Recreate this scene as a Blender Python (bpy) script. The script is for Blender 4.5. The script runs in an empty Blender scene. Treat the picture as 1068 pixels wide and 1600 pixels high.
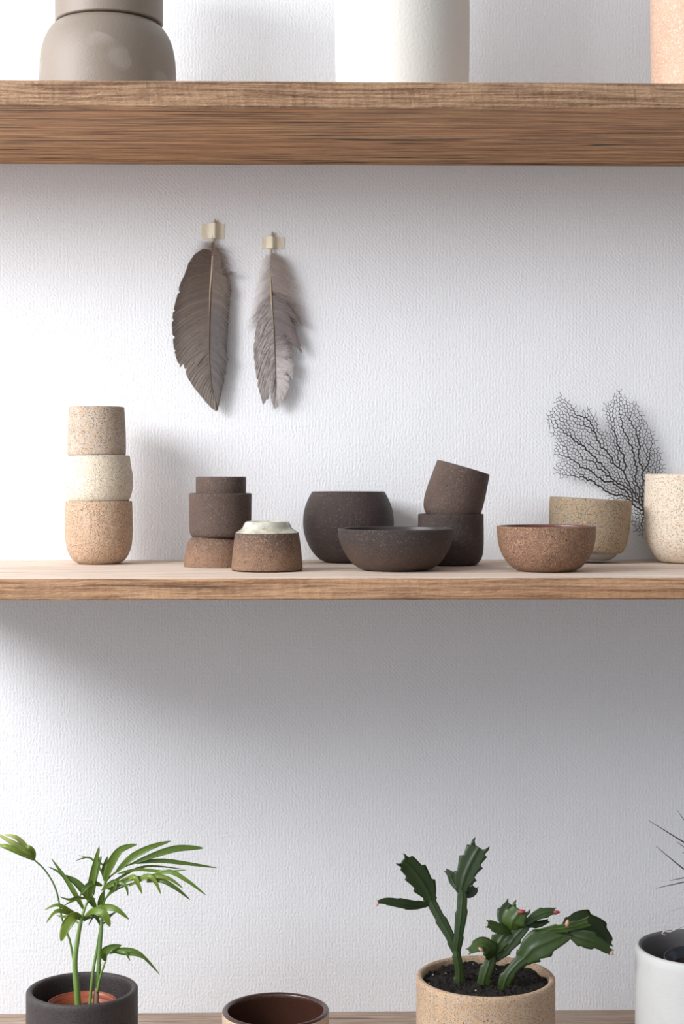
import bpy, math, random
from mathutils import Vector, Matrix, noise
from mathutils.geometry import delaunay_2d_cdt

random.seed(7)
S = bpy.context.scene
COL = S.collection

# ------------------------------------------------------------------ camera
F = 2500.0                    # focal length in pixels of the 1068x1600 frame
HY = 742.0                    # row of the horizon
YAW = math.radians(1.1)
CAM = Vector((0.0, 0.0, 1.5))
FW = Vector((math.sin(YAW), math.cos(YAW), 0)); RT = Vector((math.cos(YAW), -math.sin(YAW), 0)); UP = Vector((0, 0, 1))
cd = bpy.data.cameras.new('camera'); cam = bpy.data.objects.new('camera', cd); COL.objects.link(cam)
cam.location = CAM; cam.rotation_euler = (math.pi/2, 0, -YAW)
cd.sensor_fit = 'AUTO'; cd.sensor_width = 36; cd.lens = F/1600*36; cd.shift_y = -(800-HY)/1600; cd.shift_x = 0
cd.clip_start = .05; cd.clip_end = 50
S.camera = cam

# ------------------------------------------------------------------ view + light
S.view_settings.view_transform = 'Standard'; S.view_settings.look = 'None'
S.view_settings.gamma = 1; S.view_settings.use_curve_mapping = False
S.view_settings.exposure = 0.0
w = bpy.data.worlds.new('world'); S.world = w; w.use_nodes = True
# surrounding daylight: the room is brightest towards the windows on the left, dim behind the camera and to the right
wt = w.node_tree; bg = wt.nodes['Background']
wc = wt.nodes.new('ShaderNodeTexCoord'); wd = wt.nodes.new('ShaderNodeVectorMath'); wd.operation = 'DOT_PRODUCT'
wt.links.new(wc.outputs['Generated'], wd.inputs[0]); wd.inputs[1].default_value = Vector((-.80, -.42, .42)).normalized()
wr = wt.nodes.new('ShaderNodeMapRange'); wr.inputs['From Min'].default_value = -.25; wr.inputs['From Max'].default_value = 1.0
wr.inputs['To Min'].default_value = .17; wr.inputs['To Max'].default_value = 1.32
wt.links.new(wd.outputs['Value'], wr.inputs['Value']); wt.links.new(wr.outputs[0], bg.inputs[1])
bg.inputs[0].default_value = (0.88, 0.92, 0.99, 1)

def area(name, loc, target, sx, sy, power, col):
    l = bpy.data.lights.new(name, 'AREA'); l.shape = 'RECTANGLE'; l.size = sx; l.size_y = sy
    l.energy = power; l.color = col
    o = bpy.data.objects.new(name, l); COL.objects.link(o); o.location = loc
    o.rotation_euler = (Vector(target)-Vector(loc)).to_track_quat('-Z', 'Y').to_euler()
    return o
area('window_light', (-1.75, 1.22, 2.32), (0, 2.0, 1.65), 1.3, 0.85, 50, (0.985, 0.985, 1.0))
area('sky_light', (-1.9, 0.25, 2.55), (0, 2.2, 1.2), 1.1, 1.0, 41, (0.90, 0.945, 1.0))

WALL = 2.2

# ------------------------------------------------------------------ helpers
def P(px, py, d):
    """world point of picture point (px, py) at depth d metres from the lens"""
    return CAM + FW*d + RT*((px-534)/F*d) + UP*((HY-py)/F*d)
def depth_on(z, py):           # depth at which a horizontal plane z is seen at row py
    return F*(CAM.z-z)/(py-HY)

def tag(o, label=None, cat=None, group=None, kind=None):
    if label: o['label'] = label
    if cat: o['category'] = cat
    if group: o['group'] = group
    if kind: o['kind'] = kind
    return o
def mesh(name, verts, faces, mats, loc=(0, 0, 0), parent=None, smooth=True, fmats=None, autos=None, col=None):
    me = bpy.data.meshes.new(name); me.from_pydata([tuple(v) for v in verts], [], faces); me.update()
    if not isinstance(mats, (list, tuple)): mats = [mats]
    for m in mats: me.materials.append(m)
    if fmats:
        me.polygons.foreach_set('material_index', fmats)
    if smooth:
        me.polygons.foreach_set('use_smooth', [True]*len(me.polygons))
    if col:
        a = me.color_attributes.new('Col', 'FLOAT_COLOR', 'POINT')
        a.data.foreach_set('color', [c for q in col for c in (q[0], q[1], q[2], 1.0)])
    o = bpy.data.objects.new(name, me); COL.objects.link(o); o.location = loc
    if parent: o.parent = parent
    return o
def empty(name, loc):
    o = bpy.data.objects.new(name, None); COL.objects.link(o); o.location = loc; o.empty_display_size = .02
    return o
def catmull(pts, n=8):
    """Catmull-Rom through tuples; a doubled point is a sharp corner"""
    runs = [[pts[0]]]
    for a in pts[1:]:
        if a == runs[-1][-1]: runs.append([a])
        else: runs[-1].append(a)
    runs = [r for r in runs if len(r) > 1]
    out = []
    for ri, r in enumerate(runs):
        k = len(r)
        for i in range(k-1):
            p0 = r[max(i-1, 0)]; p1 = r[i]; p2 = r[i+1]; p3 = r[min(i+2, k-1)]
            for j in range(n):
                t = j/n
                out.append(tuple(.5*((2*b)+(-a+c)*t+(2*a-5*b+4*c-d)*t*t+(-a+3*b-3*c+d)*t**3) for a, b, c, d in zip(p0, p1, p2, p3)))
    out.append(tuple(runs[-1][-1]))
    return out

# ------------------------------------------------------------------ node helpers
class NT:
    def __init__(s, name):
        s.m = bpy.data.materials.new(name); s.m.use_nodes = True
        s.t = s.m.node_tree; s.b = s.t.nodes['Principled BSDF']
    def n(s, typ, **kw):
        x = s.t.nodes.new(typ)
        for k, v in kw.items():
            if k.startswith('i_'):
                key = k[2:]
                key = int(key) if key.isdigit() else key.replace('_', ' ')
                s.set(x.inputs[key], v)
            else: setattr(x, k, v)
        return x
    def set(s, inp, v):
        if isinstance(v, bpy.types.NodeSocket): s.t.links.new(v, inp)
        else:
            if isinstance(v, tuple) and len(v) == 3 and inp.type == 'RGBA': v = (*v, 1)
            inp.default_value = v
    def coord(s, scale=(1, 1, 1), rot=(0, 0, 0), loc=(0, 0, 0), src='Object'):
        tc = s.n('ShaderNodeTexCoord'); mp = s.n('ShaderNodeMapping')
        s.t.links.new(tc.outputs[src], mp.inputs[0]); mp.inputs['Scale'].default_value = scale
        mp.inputs['Rotation'].default_value = rot; mp.inputs['Location'].default_value = loc
        return mp.outputs[0]
    def noise(s, vec, scale, detail=4, rough=.55, dist=0):
        return s.n('ShaderNodeTexNoise', i_Vector=vec, i_Scale=scale, i_Detail=detail, i_Roughness=rough, i_Distortion=dist).outputs[0]
    def ramp(s, fac, stops, interp='LINEAR'):
        r = s.n('ShaderNodeValToRGB', i_0=fac); r.color_ramp.interpolation = interp
        e = r.color_ramp.elements
        while len(e) < len(stops): e.new(.5)
        for q, (p, c) in zip(e, stops):
            q.position = p; q.color = (c, c, c, 1) if isinstance(c, (int, float)) else (*c, 1)
        return r.outputs[0]
    def mix(s, fac, a, b, blend='MIX'):
        x = s.n('ShaderNodeMix', data_type='RGBA', blend_type=blend)
        s.set(x.inputs[0], fac); s.set(x.inputs[6], a); s.set(x.inputs[7], b)
        return x.outputs[2]
    def math(s, op, a, b=0.0, clamp=False):
        x = s.n('ShaderNodeMath', operation=op); x.use_clamp = clamp
        s.set(x.inputs[0], a); s.set(x.inputs[1], b)
        return x.outputs[0]
    def bump(s, h, strength, dist, normal=None):
        x = s.n('ShaderNodeBump', i_Height=h, i_Strength=strength, i_Distance=dist)
        if normal: s.set(x.inputs['Normal'], normal)
        return x.outputs[0]
    def done(s, color=None, rough=None, normal=None, spec=None):
        if color is not None: s.set(s.b.inputs['Base Color'], color)
        if rough is not None: s.set(s.b.inputs['Roughness'], rough)
        if normal is not None: s.set(s.b.inputs['Normal'], normal)
        if spec is not None: s.b.inputs['Specular IOR Level'].default_value = spec
        return s.m

def wall_mat():
    k = NT('textured_wallpaper')
    c1 = k.coord((1, 1, 1))
    warp = k.noise(k.coord((1, 1, 1)), 60, 2)
    warp2 = k.noise(k.coord((1, 1, .6), loc=(5, 3, 1)), 9, 2)
    sep = k.n('ShaderNodeSeparateXYZ', i_0=c1)
    # vertical ribs broken into short pips, drifting into a diagonal twill in places
    dia = k.ramp(warp2, [(.42, 0.0), (.62, 1.0)])
    skew = k.math('MULTIPLY', sep.outputs[2], k.math('MULTIPLY', dia, 0.8))
    # rib coordinate
    u = k.math('ADD', sep.outputs[0], k.math('MULTIPLY', warp, .010))
    rib = k.math('SINE', k.math('MULTIPLY', u, 2*math.pi/.0046))
    u2 = k.math('ADD', k.math('ADD', sep.outputs[0], k.math('MULTIPLY', sep.outputs[2], .95)), k.math('MULTIPLY', warp, .008))
    twill = k.math('SINE', k.math('MULTIPLY', u2, 2*math.pi/.0062))
    v = k.math('ADD', sep.outputs[2], k.math('MULTIPLY', k.noise(k.coord((1, 1, 1), loc=(2, 0, 0)), 90, 2), .012))
    pip = k.math('SINE', k.math('MULTIPLY', v, 2*math.pi/.0058))
    lumps = k.noise(k.coord((1, 1, .68)), 340, 4, .65)
    fine = k.noise(k.coord((1, 1, 1)), 700, 2, .6)
    h = k.math('ADD', k.math('MULTIPLY', rib, .085), k.math('MULTIPLY', k.math('MULTIPLY', twill, dia), .10))
    h = k.math('ADD', h, k.math('MULTIPLY', pip, .06))
    h = k.math('ADD', h, k.math('MULTIPLY', lumps, 1.5))
    h = k.math('ADD', h, k.math('MULTIPLY', fine, .25))
    nr = k.bump(h, 1.0, .00062)
    big = k.noise(k.coord((1, 1, 1)), 3.0, 3)
    nr2 = k.bump(big, .5, .01, nr)
    col = k.mix(k.noise(c1, 6, 3), (.785, .785, .795), (.83, .83, .84))
    return k.done(col, .75, nr2, .25)

def wood_mat(name, dark, mid, light, seed=0, crack=1.0, fibre=1.0, rough=.62, lines=0.0, cth=.635):
    k = NT(name)
    base = k.coord((1, 1, 1), loc=(seed, seed*1.7, seed*.3))
    wob = k.noise(k.coord((1.3, 4, 4), loc=(seed, 0, 0)), 2.5, 3)
    def st(a, b, bend=.011):          # vector stretched along the plank, bent by a slow wobble
        v = k.n('ShaderNodeVectorMath', operation='MULTIPLY', i_0=base, i_1=(a, b, b)).outputs[0]
        off = k.n('ShaderNodeCombineXYZ', i_Z=k.math('MULTIPLY', wob, b*bend), i_Y=k.math('MULTIPLY', wob, b*bend)).outputs[0]
        return k.n('ShaderNodeVectorMath', operation='ADD', i_0=v, i_1=off).outputs[0]
    g1 = k.noise(st(1.6, 60), 1.0, 5, .6)
    g2 = k.noise(st(9, 330), 1.0, 4, .65)
    g3 = k.noise(st(90, 900, .002), 1.0, 3, .6)
    col = k.mix(k.ramp(g1, [(.33, 0.), (.66, 1.)]), mid, light)
    col = k.mix(k.ramp(g2, [(.36, .9), (.60, 0.)]), col, dark)
    col = k.mix(k.ramp(g3, [(.5, 0.), (.72, .35)]), col, light)
    if lines:
        ln = k.noise(st(2.2, 85), 1.0, 1, .4)
        ll = k.ramp(ln, [(.475, 0.), (.492, 1.), (.508, 1.), (.525, 0.)])
        lm = k.math('MULTIPLY', ll, k.ramp(k.noise(st(6, 60), 1.0, 2), [(.50, 0.), (.62, lines)]))
        col = k.mix(lm, col, dark)
    cr = k.noise(st(4.0, 210), 1.0, 2, .5)
    crk = k.math('MULTIPLY', k.ramp(cr, [(cth, 0.), (cth+.03, 1.)]), crack)
    crm = k.math('MULTIPLY', crk, k.ramp(k.noise(k.coord((1, 1, 1)), 5, 2), [(.40, .0), (.50, 1.)]))
    col = k.mix(crm, col, (.02, .012, .008))
    h = k.math('ADD', k.math('MULTIPLY', g2, .6), k.math('MULTIPLY', g3, .5*fibre))
    h = k.math('SUBTRACT', h, k.math('MULTIPLY', crm, .9))
    rag = k.noise(k.coord((150, 420, 420)), 1.0, 4, .7)
    h = k.math('ADD', h, k.math('MULTIPLY', rag, .7*fibre))
    return k.done(col, rough, k.bump(h, 1.0, .0013), .3)

def stone_mat(name, a, b, dark=(.04, .025, .02), warm=None, dd=.25, wd=.2, scale=420, rough=.62, bump=.0005, ld=.22,
              mott=22, flash=None, spec=.35):
    """speckled stoneware; flash=(colour, z0, z1) is the toasted colour of the bare clay between two heights"""
    k = NT(name); c = k.coord()
    col = k.mix(k.ramp(k.noise(c, mott, 5, .6), [(.32, 0.), (.68, 1.)]), a, b)
    if flash:
        z = k.n('ShaderNodeSeparateXYZ', i_0=c).outputs[2]
        z = k.math('ADD', z, k.math('MULTIPLY', k.math('SUBTRACT', k.noise(c, 30, 3), .5), .03))
        f = k.math('DIVIDE', k.math('SUBTRACT', z, flash[1]), flash[2]-flash[1], clamp=True)
        col = k.mix(f, col, flash[0])
    def specks(sc, thr, size, cc, col, loc):
        v = k.n('ShaderNodeTexVoronoi', i_Vector=k.coord(loc=loc), i_Scale=sc)
        r = k.n('ShaderNodeSeparateColor', i_0=v.outputs['Color']).outputs[0]
        on = k.math('GREATER_THAN', r, 1-thr)
        near = k.ramp(v.outputs['Distance'], [(size, 1.), (size+.16, 0.)])
        return k.mix(k.math('MULTIPLY', on, near), col, cc), on
    col = k.mix(k.ramp(k.noise(c, scale*1.5, 2, .6), [(.32, .0), (.68, 1.)]), k.mix(.30, col, dark), k.mix(1.0, col, (1.22, 1.20, 1.18), 'MULTIPLY'))
    if warm: col, _ = specks(scale, wd*1.5, .38, warm, col, (0, 0, 0))
    light = tuple(min(1, x*1.22+.01) for x in b); scale *= 1.35
    col, _ = specks(scale*1.15, ld if b[0] > .2 else .06, .3, light, col, (3, 1, 2))
    col, _ = specks(scale*1.2, dd*1.5, .34, dark, col, (1, 5, 2))
    col, _ = specks(scale*.45, dd*.22, .2, dark, col, (7, 5, 2))
    h = k.math('ADD', k.noise(c, scale*1.6, 3, .6), k.math('MULTIPLY', k.noise(c, scale*.35, 2), .8))
    return k.done(col, rough, k.bump(h, 1.0, bump*1.5), spec)

def plain_mat(name, a, b=None, rough=.5, scale=30, bump=0, bscale=300, spec=.4, sss=0, coat=0):
    k = NT(name); c = k.coord()
    col = k.mix(k.noise(c, scale, 4), a, b or a)
    n = k.bump(k.noise(c, bscale, 3), 1.0, bump) if bump else None
    m = k.done(col, rough, n, spec)
    if sss: k.b.inputs['Subsurface Weight'].default_value = sss; k.b.inputs['Subsurface Scale'].default_value = .004
    if coat: k.b.inputs['Coat Weight'].default_value = coat; k.b.inputs['Coat Roughness'].default_value = .15
    return m

def leaf_mat(name, a, b, rough=.38, transl=.35, vein=260):
    k = NT(name); c = k.coord()
    at = k.n('ShaderNodeAttribute', attribute_name='Col').outputs[0]
    col = k.mix(k.noise(c, 40, 3), a, b)
    col = k.mix(1.0, col, at, 'MULTIPLY')
    n = k.bump(k.noise(c, vein, 2), .6, .0006)
    k.done(col, rough, n, .5)
    tr = k.n('ShaderNodeBsdfTranslucent', i_Color=k.mix(.5, col, (.30, .45, .05)))
    ms = k.n('ShaderNodeMixShader', i_0=transl)
    k.t.links.new(k.b.outputs[0], ms.inputs[1]); k.t.links.new(tr.outputs[0], ms.inputs[2])
    k.t.links.new(ms.outputs[0], k.t.nodes['Material Output'].inputs[0])
    return k.m

# ------------------------------------------------------------------ room shell
Zt = CAM.z + (HY-168)/F*1.855         # underside of the top shelf
Tt = 41/F*1.855
Zm = CAM.z - (904-HY)/F*1.80          # top of the middle shelf
Tm = 33/F*1.80
Zb = CAM.z - (1581-HY)/F*WALL         # top of the bottom shelf
def grid_wall():
    v = [(-1.6, WALL, 0), (1.8, WALL, 0), (1.8, WALL, 2.7), (-1.6, WALL, 2.7),
         (-1.6, WALL+.1, 0), (1.8, WALL+.1, 0), (1.8, WALL+.1, 2.7), (-1.6, WALL+.1, 2.7)]
    f = [(0, 1, 2, 3), (5, 4, 7, 6), (1, 5, 6, 2), (4, 0, 3, 7), (3, 2, 6, 7), (4, 5, 1, 0)]
    o = mesh('wall_back', v, f, wall_mat(), smooth=False); tag(o, kind='structure')
grid_wall()
tag(mesh('floor', [(-1.6, -1.2, 0), (1.8, -1.2, 0), (1.8, WALL, 0), (-1.6, WALL, 0)], [(0, 1, 2, 3)], plain_mat('grey_floor', (.30, .27, .24), (.36, .33, .30), .6, 4), smooth=False), kind='structure')

def shelf(label, x0, x1, yf, ztop, th, mtop, mside, seed, rag=.0006, munder=None):
    """rough sawn plank: x0..x1, front edge at yf, back against the wall"""
    yb = WALL-.0005; bev = .0014
    prof = [(yb, 0), (yf+.02, 0), (yf+bev*2, 0), (yf+bev*.5, -bev*.35), (yf, -bev*1.3), (yf, -th*.5), (yf, -th+bev), (yf+bev, -th), (yf+.03, -th), (yb, -th)]
    n = 520; V = []; Fc = []; M = []
    for i in range(n+1):
        x = x0+(x1-x0)*i/n
        for j, (y, z) in enumerate(prof):
            dy = dz = 0
            if 2 <= j <= 7:
                a = noise.noise(Vector((x*45, j*3.1+seed, 0))); b = noise.noise(Vector((x*170, j*3.1+seed, 5)))
                c = noise.noise(Vector((x*6, j*.4+seed, 9)))
                dy = (a*.6+b*.5)*rag+c*.0012; dz = (b*.6+a*.5)*rag*(1 if j > 4 else .5)
                if j == 7 or j == 6: dz += max(0, b-.25)*rag*-2.5
            elif j in (8,): dz = noise.noise(Vector((x*6, j+seed, 3)))*.0004
            V.append((x, y+dy, z+dz))
    m = len(prof)
    for i in range(n):
        for j in range(m):
            k = (j+1) % m
            Fc.append((i*m+j, i*m+k, (i+1)*m+k, (i+1)*m+j)); M.append(0 if j in (0, 1, 9) else 2 if j >= 7 else 1)
    Fc.append(tuple(range(m))[::-1]); Fc.append(tuple(n*m+j for j in range(m))); M += [1, 1]
    o = mesh('wooden_shelf', V, Fc, [mtop, mside, munder or mside], loc=(0, 0, ztop), smooth=False, fmats=M)
    return tag(o, label, 'shelf')
XL, XR = -.56, 1.15
m_front_top = wood_mat('weathered_sawn_front', (.12, .055, .028), (.34, .195, .105), (.48, .31, .19), 1.3, .25, 1.6, .7)
m_under_top = wood_mat('cracked_timber_underside', (.12, .038, .014), (.58, .255, .10), (.78, .47, .24), 3.3, 1.0, .8, .6, lines=.9, cth=.60)
m_side_mid = wood_mat('sawn_timber_edge', (.17, .075, .035), (.40, .215, .11), (.54, .33, .19), 4.1, .5)
m_top = wood_mat('bleached_timber_face', (.46, .34, .26), (.68, .55, .45), (.78, .67, .57), 2.2, .4, .5, .7)
m_top2 = wood_mat('greyed_timber_face', (.20, .135, .10), (.38, .28, .21), (.50, .39, .31), 6.2, .6, .6, .7)
shelf('thick rough-sawn brown timber shelf at the top, carrying the tall white vase', -.95, XR, FW.y*1.855, Zt+Tt, Tt, m_top, m_front_top, 2.0, .0009, m_under_top)
shelf('pale-topped timber shelf in the middle, carrying the row of cups and bowls', XL, XR, FW.y*1.80, Zm, Tm, m_top, m_side_mid, 8.0)
shelf('lowest timber shelf, under the potted plants', XL, XR, FW.y*1.80, Zb, .026, m_top2, m_side_mid, 15.0)

# ------------------------------------------------------------------ pottery
RIM = -1          # 1 when the interior glaze also covers the lip
def shell(outer, t, seg=96, wob=.004, seed=0, rimround=.35):
    """outer: (r, z) from the axis to the open rim.  Returns verts, faces, face tags (0 outside, 1 inside)"""
    n = len(outer); nor = []
    for i in range(n):
        a = outer[max(i-1, 0)]; b = outer[min(i+1, n-1)]
        dx, dz = b[0]-a[0], b[1]-a[1]; l = math.hypot(dx, dz) or 1
        nor.append((-dz/l, dx/l))
    up = 1 if outer[-1][1] > outer[0][1] else -1          # -1: the piece stands upside down
    ins = [(max(r+up*nx*t, 0), z+up*nz*t) for (r, z), (nx, nz) in zip(outer, nor)]
    ins[0] = (0, ins[0][1])
    rim = outer[-1]; inr = ins[-1]
    mid = ((rim[0]+inr[0])/2, (rim[1]+inr[1])/2+up*t*rimround)
    q1 = (rim[0]*.85+inr[0]*.15, rim[1]+up*t*rimround*.65); q2 = (rim[0]*.15+inr[0]*.85, inr[1]+up*t*rimround*.65)
    prof = list(outer)+[q1, mid, q2]+ins[::-1]
    tags = [0]*(n-RIM)+[1]*(len(prof)-n+RIM)
    V, Fc, T = lathe(prof, tags, seg, wob, seed)
    return V, (Fc if up == 1 else [f[::-1] for f in Fc]), T
def lathe(prof, tags, seg=96, wob=.004, seed=0):
    V = []; Fc = []; T = []; idx = []
    for j, (r, z) in enumerate(prof):
        if r < 1e-6: idx.append([len(V)]); V.append((0, 0, z)); continue
        row = []
        for i in range(seg):
            a = 2*math.pi*i/seg
            k = 1+wob*noise.noise(Vector((math.cos(a)*1.1, math.sin(a)*1.1, z*14+seed*3.7)))
            row.append(len(V)); V.append((r*k*math.cos(a), r*k*math.sin(a), z))
        idx.append(row)
    for j in range(len(prof)-1):
        A, B = idx[j], idx[j+1]
        if len(A) == 1 and len(B) == 1: continue
        for i in range(seg):
            k = (i+1) % seg
            if len(A) == 1: Fc.append((A[0], B[k], B[i]))
            elif len(B) == 1: Fc.append((A[i], A[k], B[0]))
            else: Fc.append((A[i], A[k], B[k], B[i]))
            T.append(tags[j])
    return V, Fc, T

def seat(px, pyfront, rpx, z):
    """centre point on plane z for a round base of rpx pixels whose front touches row pyfront; returns point, metres per pixel"""
    d = depth_on(z, pyfront); dc = d/(1-rpx/F)
    q = P(px, HY, dc); q.z = z
    return q, dc/F
def prof_px(pts, s, z0):
    """(radius px, row px) -> (r, height above z0)"""
    return [(r*s, CAM.z+(HY-y)*s-z0) for r, y in pts]
def pot(name, label, cat, c, s, pts, t, mats, seed=0, wob=.004, n=8, group=None, tilt=None, flat=True):
    """pts from base edge to rim in (radius px, row px); base row is snapped to c.z"""
    pr = prof_px(pts, s, c.z)
    if flat:
        h0 = pr[0][1]; pr[0] = (pr[0][0], 0.0)
        if len(pts) > 1 and pts[1] == pts[0]: pr[1] = pr[0]
    pr = catmull(pr, n)
    if pr[-1][1] < pr[0][1]: pr = [(r, max(z, t*.36+.0002)) for r, z in pr]      # upside down: rests on its rim
    if pr[0][0] > 1e-6:
        z0 = pr[0][1]; pr = [(0, z0), (pr[0][0]*.6, z0)]+pr
    V, Fc, T = shell(pr, t, seed=seed, wob=wob)
    if not isinstance(mats, list): mats = [mats, mats]
    o = mesh(name, V, Fc, mats, loc=c, fmats=T)
    if cat: tag(o, label, cat, group)
    o.rotation_euler.z = seed*1.3
    return o

# --- clay bodies
tan_speck = stone_mat('tan_speckled_stoneware', (.46, .32, .215), (.54, .40, .29), (.09, .055, .04), (.50, .26, .12), .24, .3, 520, .6)
cream_speck = stone_mat('cream_glazed_stoneware', (.58, .50, .39), (.66, .59, .48), (.20, .14, .09), (.55, .42, .28), .10, .12, 480, .5)
grey_speck = stone_mat('grey_tan_stoneware', (.42, .35, .28), (.50, .42, .34), (.12, .075, .05), (.50, .30, .16), .2, .25, 480, .65)
umber = stone_mat('umber_stoneware', (.083, .053, .041), (.115, .075, .058), (.03, .02, .016), (.15, .10, .072), .06, .12, 520, .55, .0007)
umber_toast = stone_mat('umber_stoneware_toasted_base', (.20, .11, .065), (.24, .14, .085), (.03, .02, .016), (.28, .16, .095), .10, .2, 520, .55, .0007, flash=((.09, .06, .046), .018, .045))
choc = stone_mat('chocolate_stoneware', (.042, .028, .025), (.060, .041, .035), (.02, .014, .012), (.10, .07, .052), .04, .06, 400, .5, .0009)
choc_toast = stone_mat('chocolate_stoneware_brown_base', (.10, .06, .038), (.08, .05, .038), (.02, .014, .012), (.125, .078, .052), .04, .08, 480, .5, .0009, flash=((.046, .033, .030), .012, .04))
rust = stone_mat('rust_brown_stoneware', (.21, .115, .070), (.28, .16, .10), (.05, .03, .022), (.42, .235, .13), .15, .25, 480, .5, .0009)
rust_glaze = plain_mat('dark_red_glaze', (.10, .03, .022), (.14, .05, .035), .25, 30, .0003, 300, .6)
sand_green = stone_mat('sandy_ochre_stoneware', (.32, .255, .18), (.39, .305, .21), (.07, .05, .035), (.50, .30, .12), .2, .25, 460, .6, .0006)
pale_speck = stone_mat('pale_sand_stoneware', (.53, .44, .345), (.59, .50, .40), (.20, .15, .11), (.56, .37, .22), .12, .16, 430, .55, .0004,
                       flash=((.66, .57, .46), .0, .03))
grey_foot = plain_mat('grey_bare_clay', (.27, .25, .23), (.33, .31, .29), .7, 40, .0003)
celadon = None
def celadon_mat():
    k = NT('pale_celadon_glaze'); c = k.coord()
    col = k.mix(k.ramp(k.noise(c, 70, 3), [(.4, 0.), (.62, 1.)]), (.40, .385, .31), (.54, .52, .43))
    col = k.mix(k.ramp(k.noise(k.coord(loc=(3, 3, 3)), 110, 2), [(.62, 0.), (.70, .8)]), col, (.30, .19, .10))
    return k.done(col, .12, None, .6)
celadon = celadon_mat()
glaze_in = plain_mat('pale_interior_glaze', (.55, .50, .42), (.60, .55, .48), .3)
dark_in = plain_mat('dark_interior_glaze', (.035, .028, .028), (.05, .04, .04), .3)

# --- first column of cups
c, s = seat(154.5, 882.5, 30, Zm)
pot('stoneware_cup', 'tan speckled stoneware cup at the bottom of the tall pale stack', 'cup', c, s,
    [(30, 882), (41, 874), (49, 859), (52.2, 840), (52.5, 815), (51.5, 784)], .0034, [tan_speck, glaze_in], 1, group=None)
rimA = CAM.z+(HY-784)*s
c2 = c.copy(); c2.z = rimA-.0035
o = pot('stoneware_cup', 'cream curvy-sided cup in the middle of the tall pale stack', 'cup', c2, s,
    [(38, 790), (43, 786), (48, 779), (51.5, 768), (53, 755), (52.4, 742), (50, 728), (48.6, 719), (48.2, 713)], .0034, [cream_speck, glaze_in], 2)
rimA2 = CAM.z+(HY-713)*s
c3 = c.copy() + RT*(-3.5*s); c3.z = rimA2+.0013
pot('stoneware_cup', 'straight-sided grey-tan speckled cup on top of the tall pale stack', 'cup', c3, s,
    [(43, 712), (45, 710), (45.4, 700), (45, 675), (43.6, 650), (42.8, 637)], .003, [grey_speck, glaze_in], 3)

# --- second column: three dark cups
c, s = seat(340, 888, 51, Zm)
pot('small_stoneware_bowl', 'upturned umber bowl at the bottom of the dark three-piece stack', 'bowl', c, s,
    [(0, 838.5), (36, 838.5), (41, 840), (46, 846), (50.5, 860), (52.5, 875), (53, 888.5)], .004, umber_toast, 4, flat=False)
zt = CAM.z+(HY-838.5)*s
c2 = c+RT*(4*s); c2.z = zt+.0002
pot('stoneware_cup', 'wide umber cup in the middle of the dark three-piece stack', 'cup', c2, s,
    [(44, 838), (47.0, 834), (48.2, 825), (48.6, 800), (49, 772)], .0036, umber, 5)
c3 = c2+RT*(1*s); c3.z = c2.z+.0042
pot('stoneware_cup', 'small umber cup nested upright in the top of the dark three-piece stack', 'cup', c3, s,
    [(36, 833), (38, 828), (39, 800), (39.2, 746)], .003, umber, 6)

# --- upturned bowl with glazed foot
c, s = seat(417, 895, 54, Zm)
root = empty('upturned_bowl', c)
tag(root, 'upturned brown bowl with a pale glossy glazed foot, left of the round dark vase', 'bowl')
pr = catmull(prof_px([(48, 831.5), (50, 835), (52.5, 852), (54.5, 872), (55.6, 888), (54.6, 894.5)], s, c.z), 8)
pr = [(0, CAM.z+(HY-831)*s-c.z), (30*s, CAM.z+(HY-831)*s-c.z)]+pr
dz = -min(z for r, z in pr)
pr = [(r, max(0.0017, z)) for r, z in pr]
V, Fc, T = shell(pr, .004, seed=7)
mesh('bowl_body', V, Fc, [umber_toast, umber_toast], parent=root, fmats=T)
pf = catmull([(0, 817), (22, 817.5), (28, 814.5), (33, 815), (36, 819), (39, 825), (45, 829.5), (48.5, 831.5), (47.5, 832.5), (30, 833)], 8)
pf = prof_px(pf, s, c.z)
V, Fc, T = lathe(pf, [0]*len(pf), seed=2)
tag(mesh('glazed_foot', V, [f[::-1] for f in Fc], celadon, parent=root), 'pale glossy glaze foot')

# --- round vase
c, s = seat(544, 880.5, 33, Zm)
pot('round_stoneware_vase', 'round chocolate-brown vase behind the wide dark bowl', 'vase', c, s,
    [(33, 880.5), (46, 873), (59, 858), (68, 838), (71, 817), (68.5, 795), (62, 778), (57, 769)], .0034, [choc, dark_in], 8)
# --- wide bowl
c, s = seat(618, 893.5, 42, Zm)
pot('wide_stoneware_bowl', 'wide chocolate-brown bowl in front of the round vase', 'bowl', c, s,
    [(40, 893.5), (56, 888), (70, 878), (81, 862), (88, 845), (90.8, 827)], .0030, [choc_toast, dark_in], 9)
# --- leaning cup on a cup
c, s = seat(704, 885, 36, Zm)
pot('stoneware_cup', 'dark chocolate cup standing upright under the tilted cup', 'cup', c, s,
    [(34, 885), (42, 880), (48.5, 870), (50.8, 855), (51.2, 830), (51, 804)], .0030, choc, 10)
th = math.radians(16)
ax = (RT*math.sin(th)+UP*math.cos(th))
base = P(723.5, 731, s*F) - ax*(87*s)
pr = [(30*s, 0), (37*s, 3*s), (43*s, 12*s), (46*s, 26*s), (46*s, 45*s), (44.5*s, 66*s), (42.6*s, 87*s)]
pr = catmull(pr, 8); pr = [(0, 0), (20*s, 0)]+pr
V, Fc, T = shell(pr, .0030, seed=11)
o = mesh('stoneware_cup', V, Fc, [umber, dark_in], loc=base, fmats=T)
o.rotation_mode = 'QUATERNION'; o.rotation_quaternion = UP.rotation_difference(ax)
tag(o, 'tilted dark brown cup leaning inside the mouth of another cup', 'cup')
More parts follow.
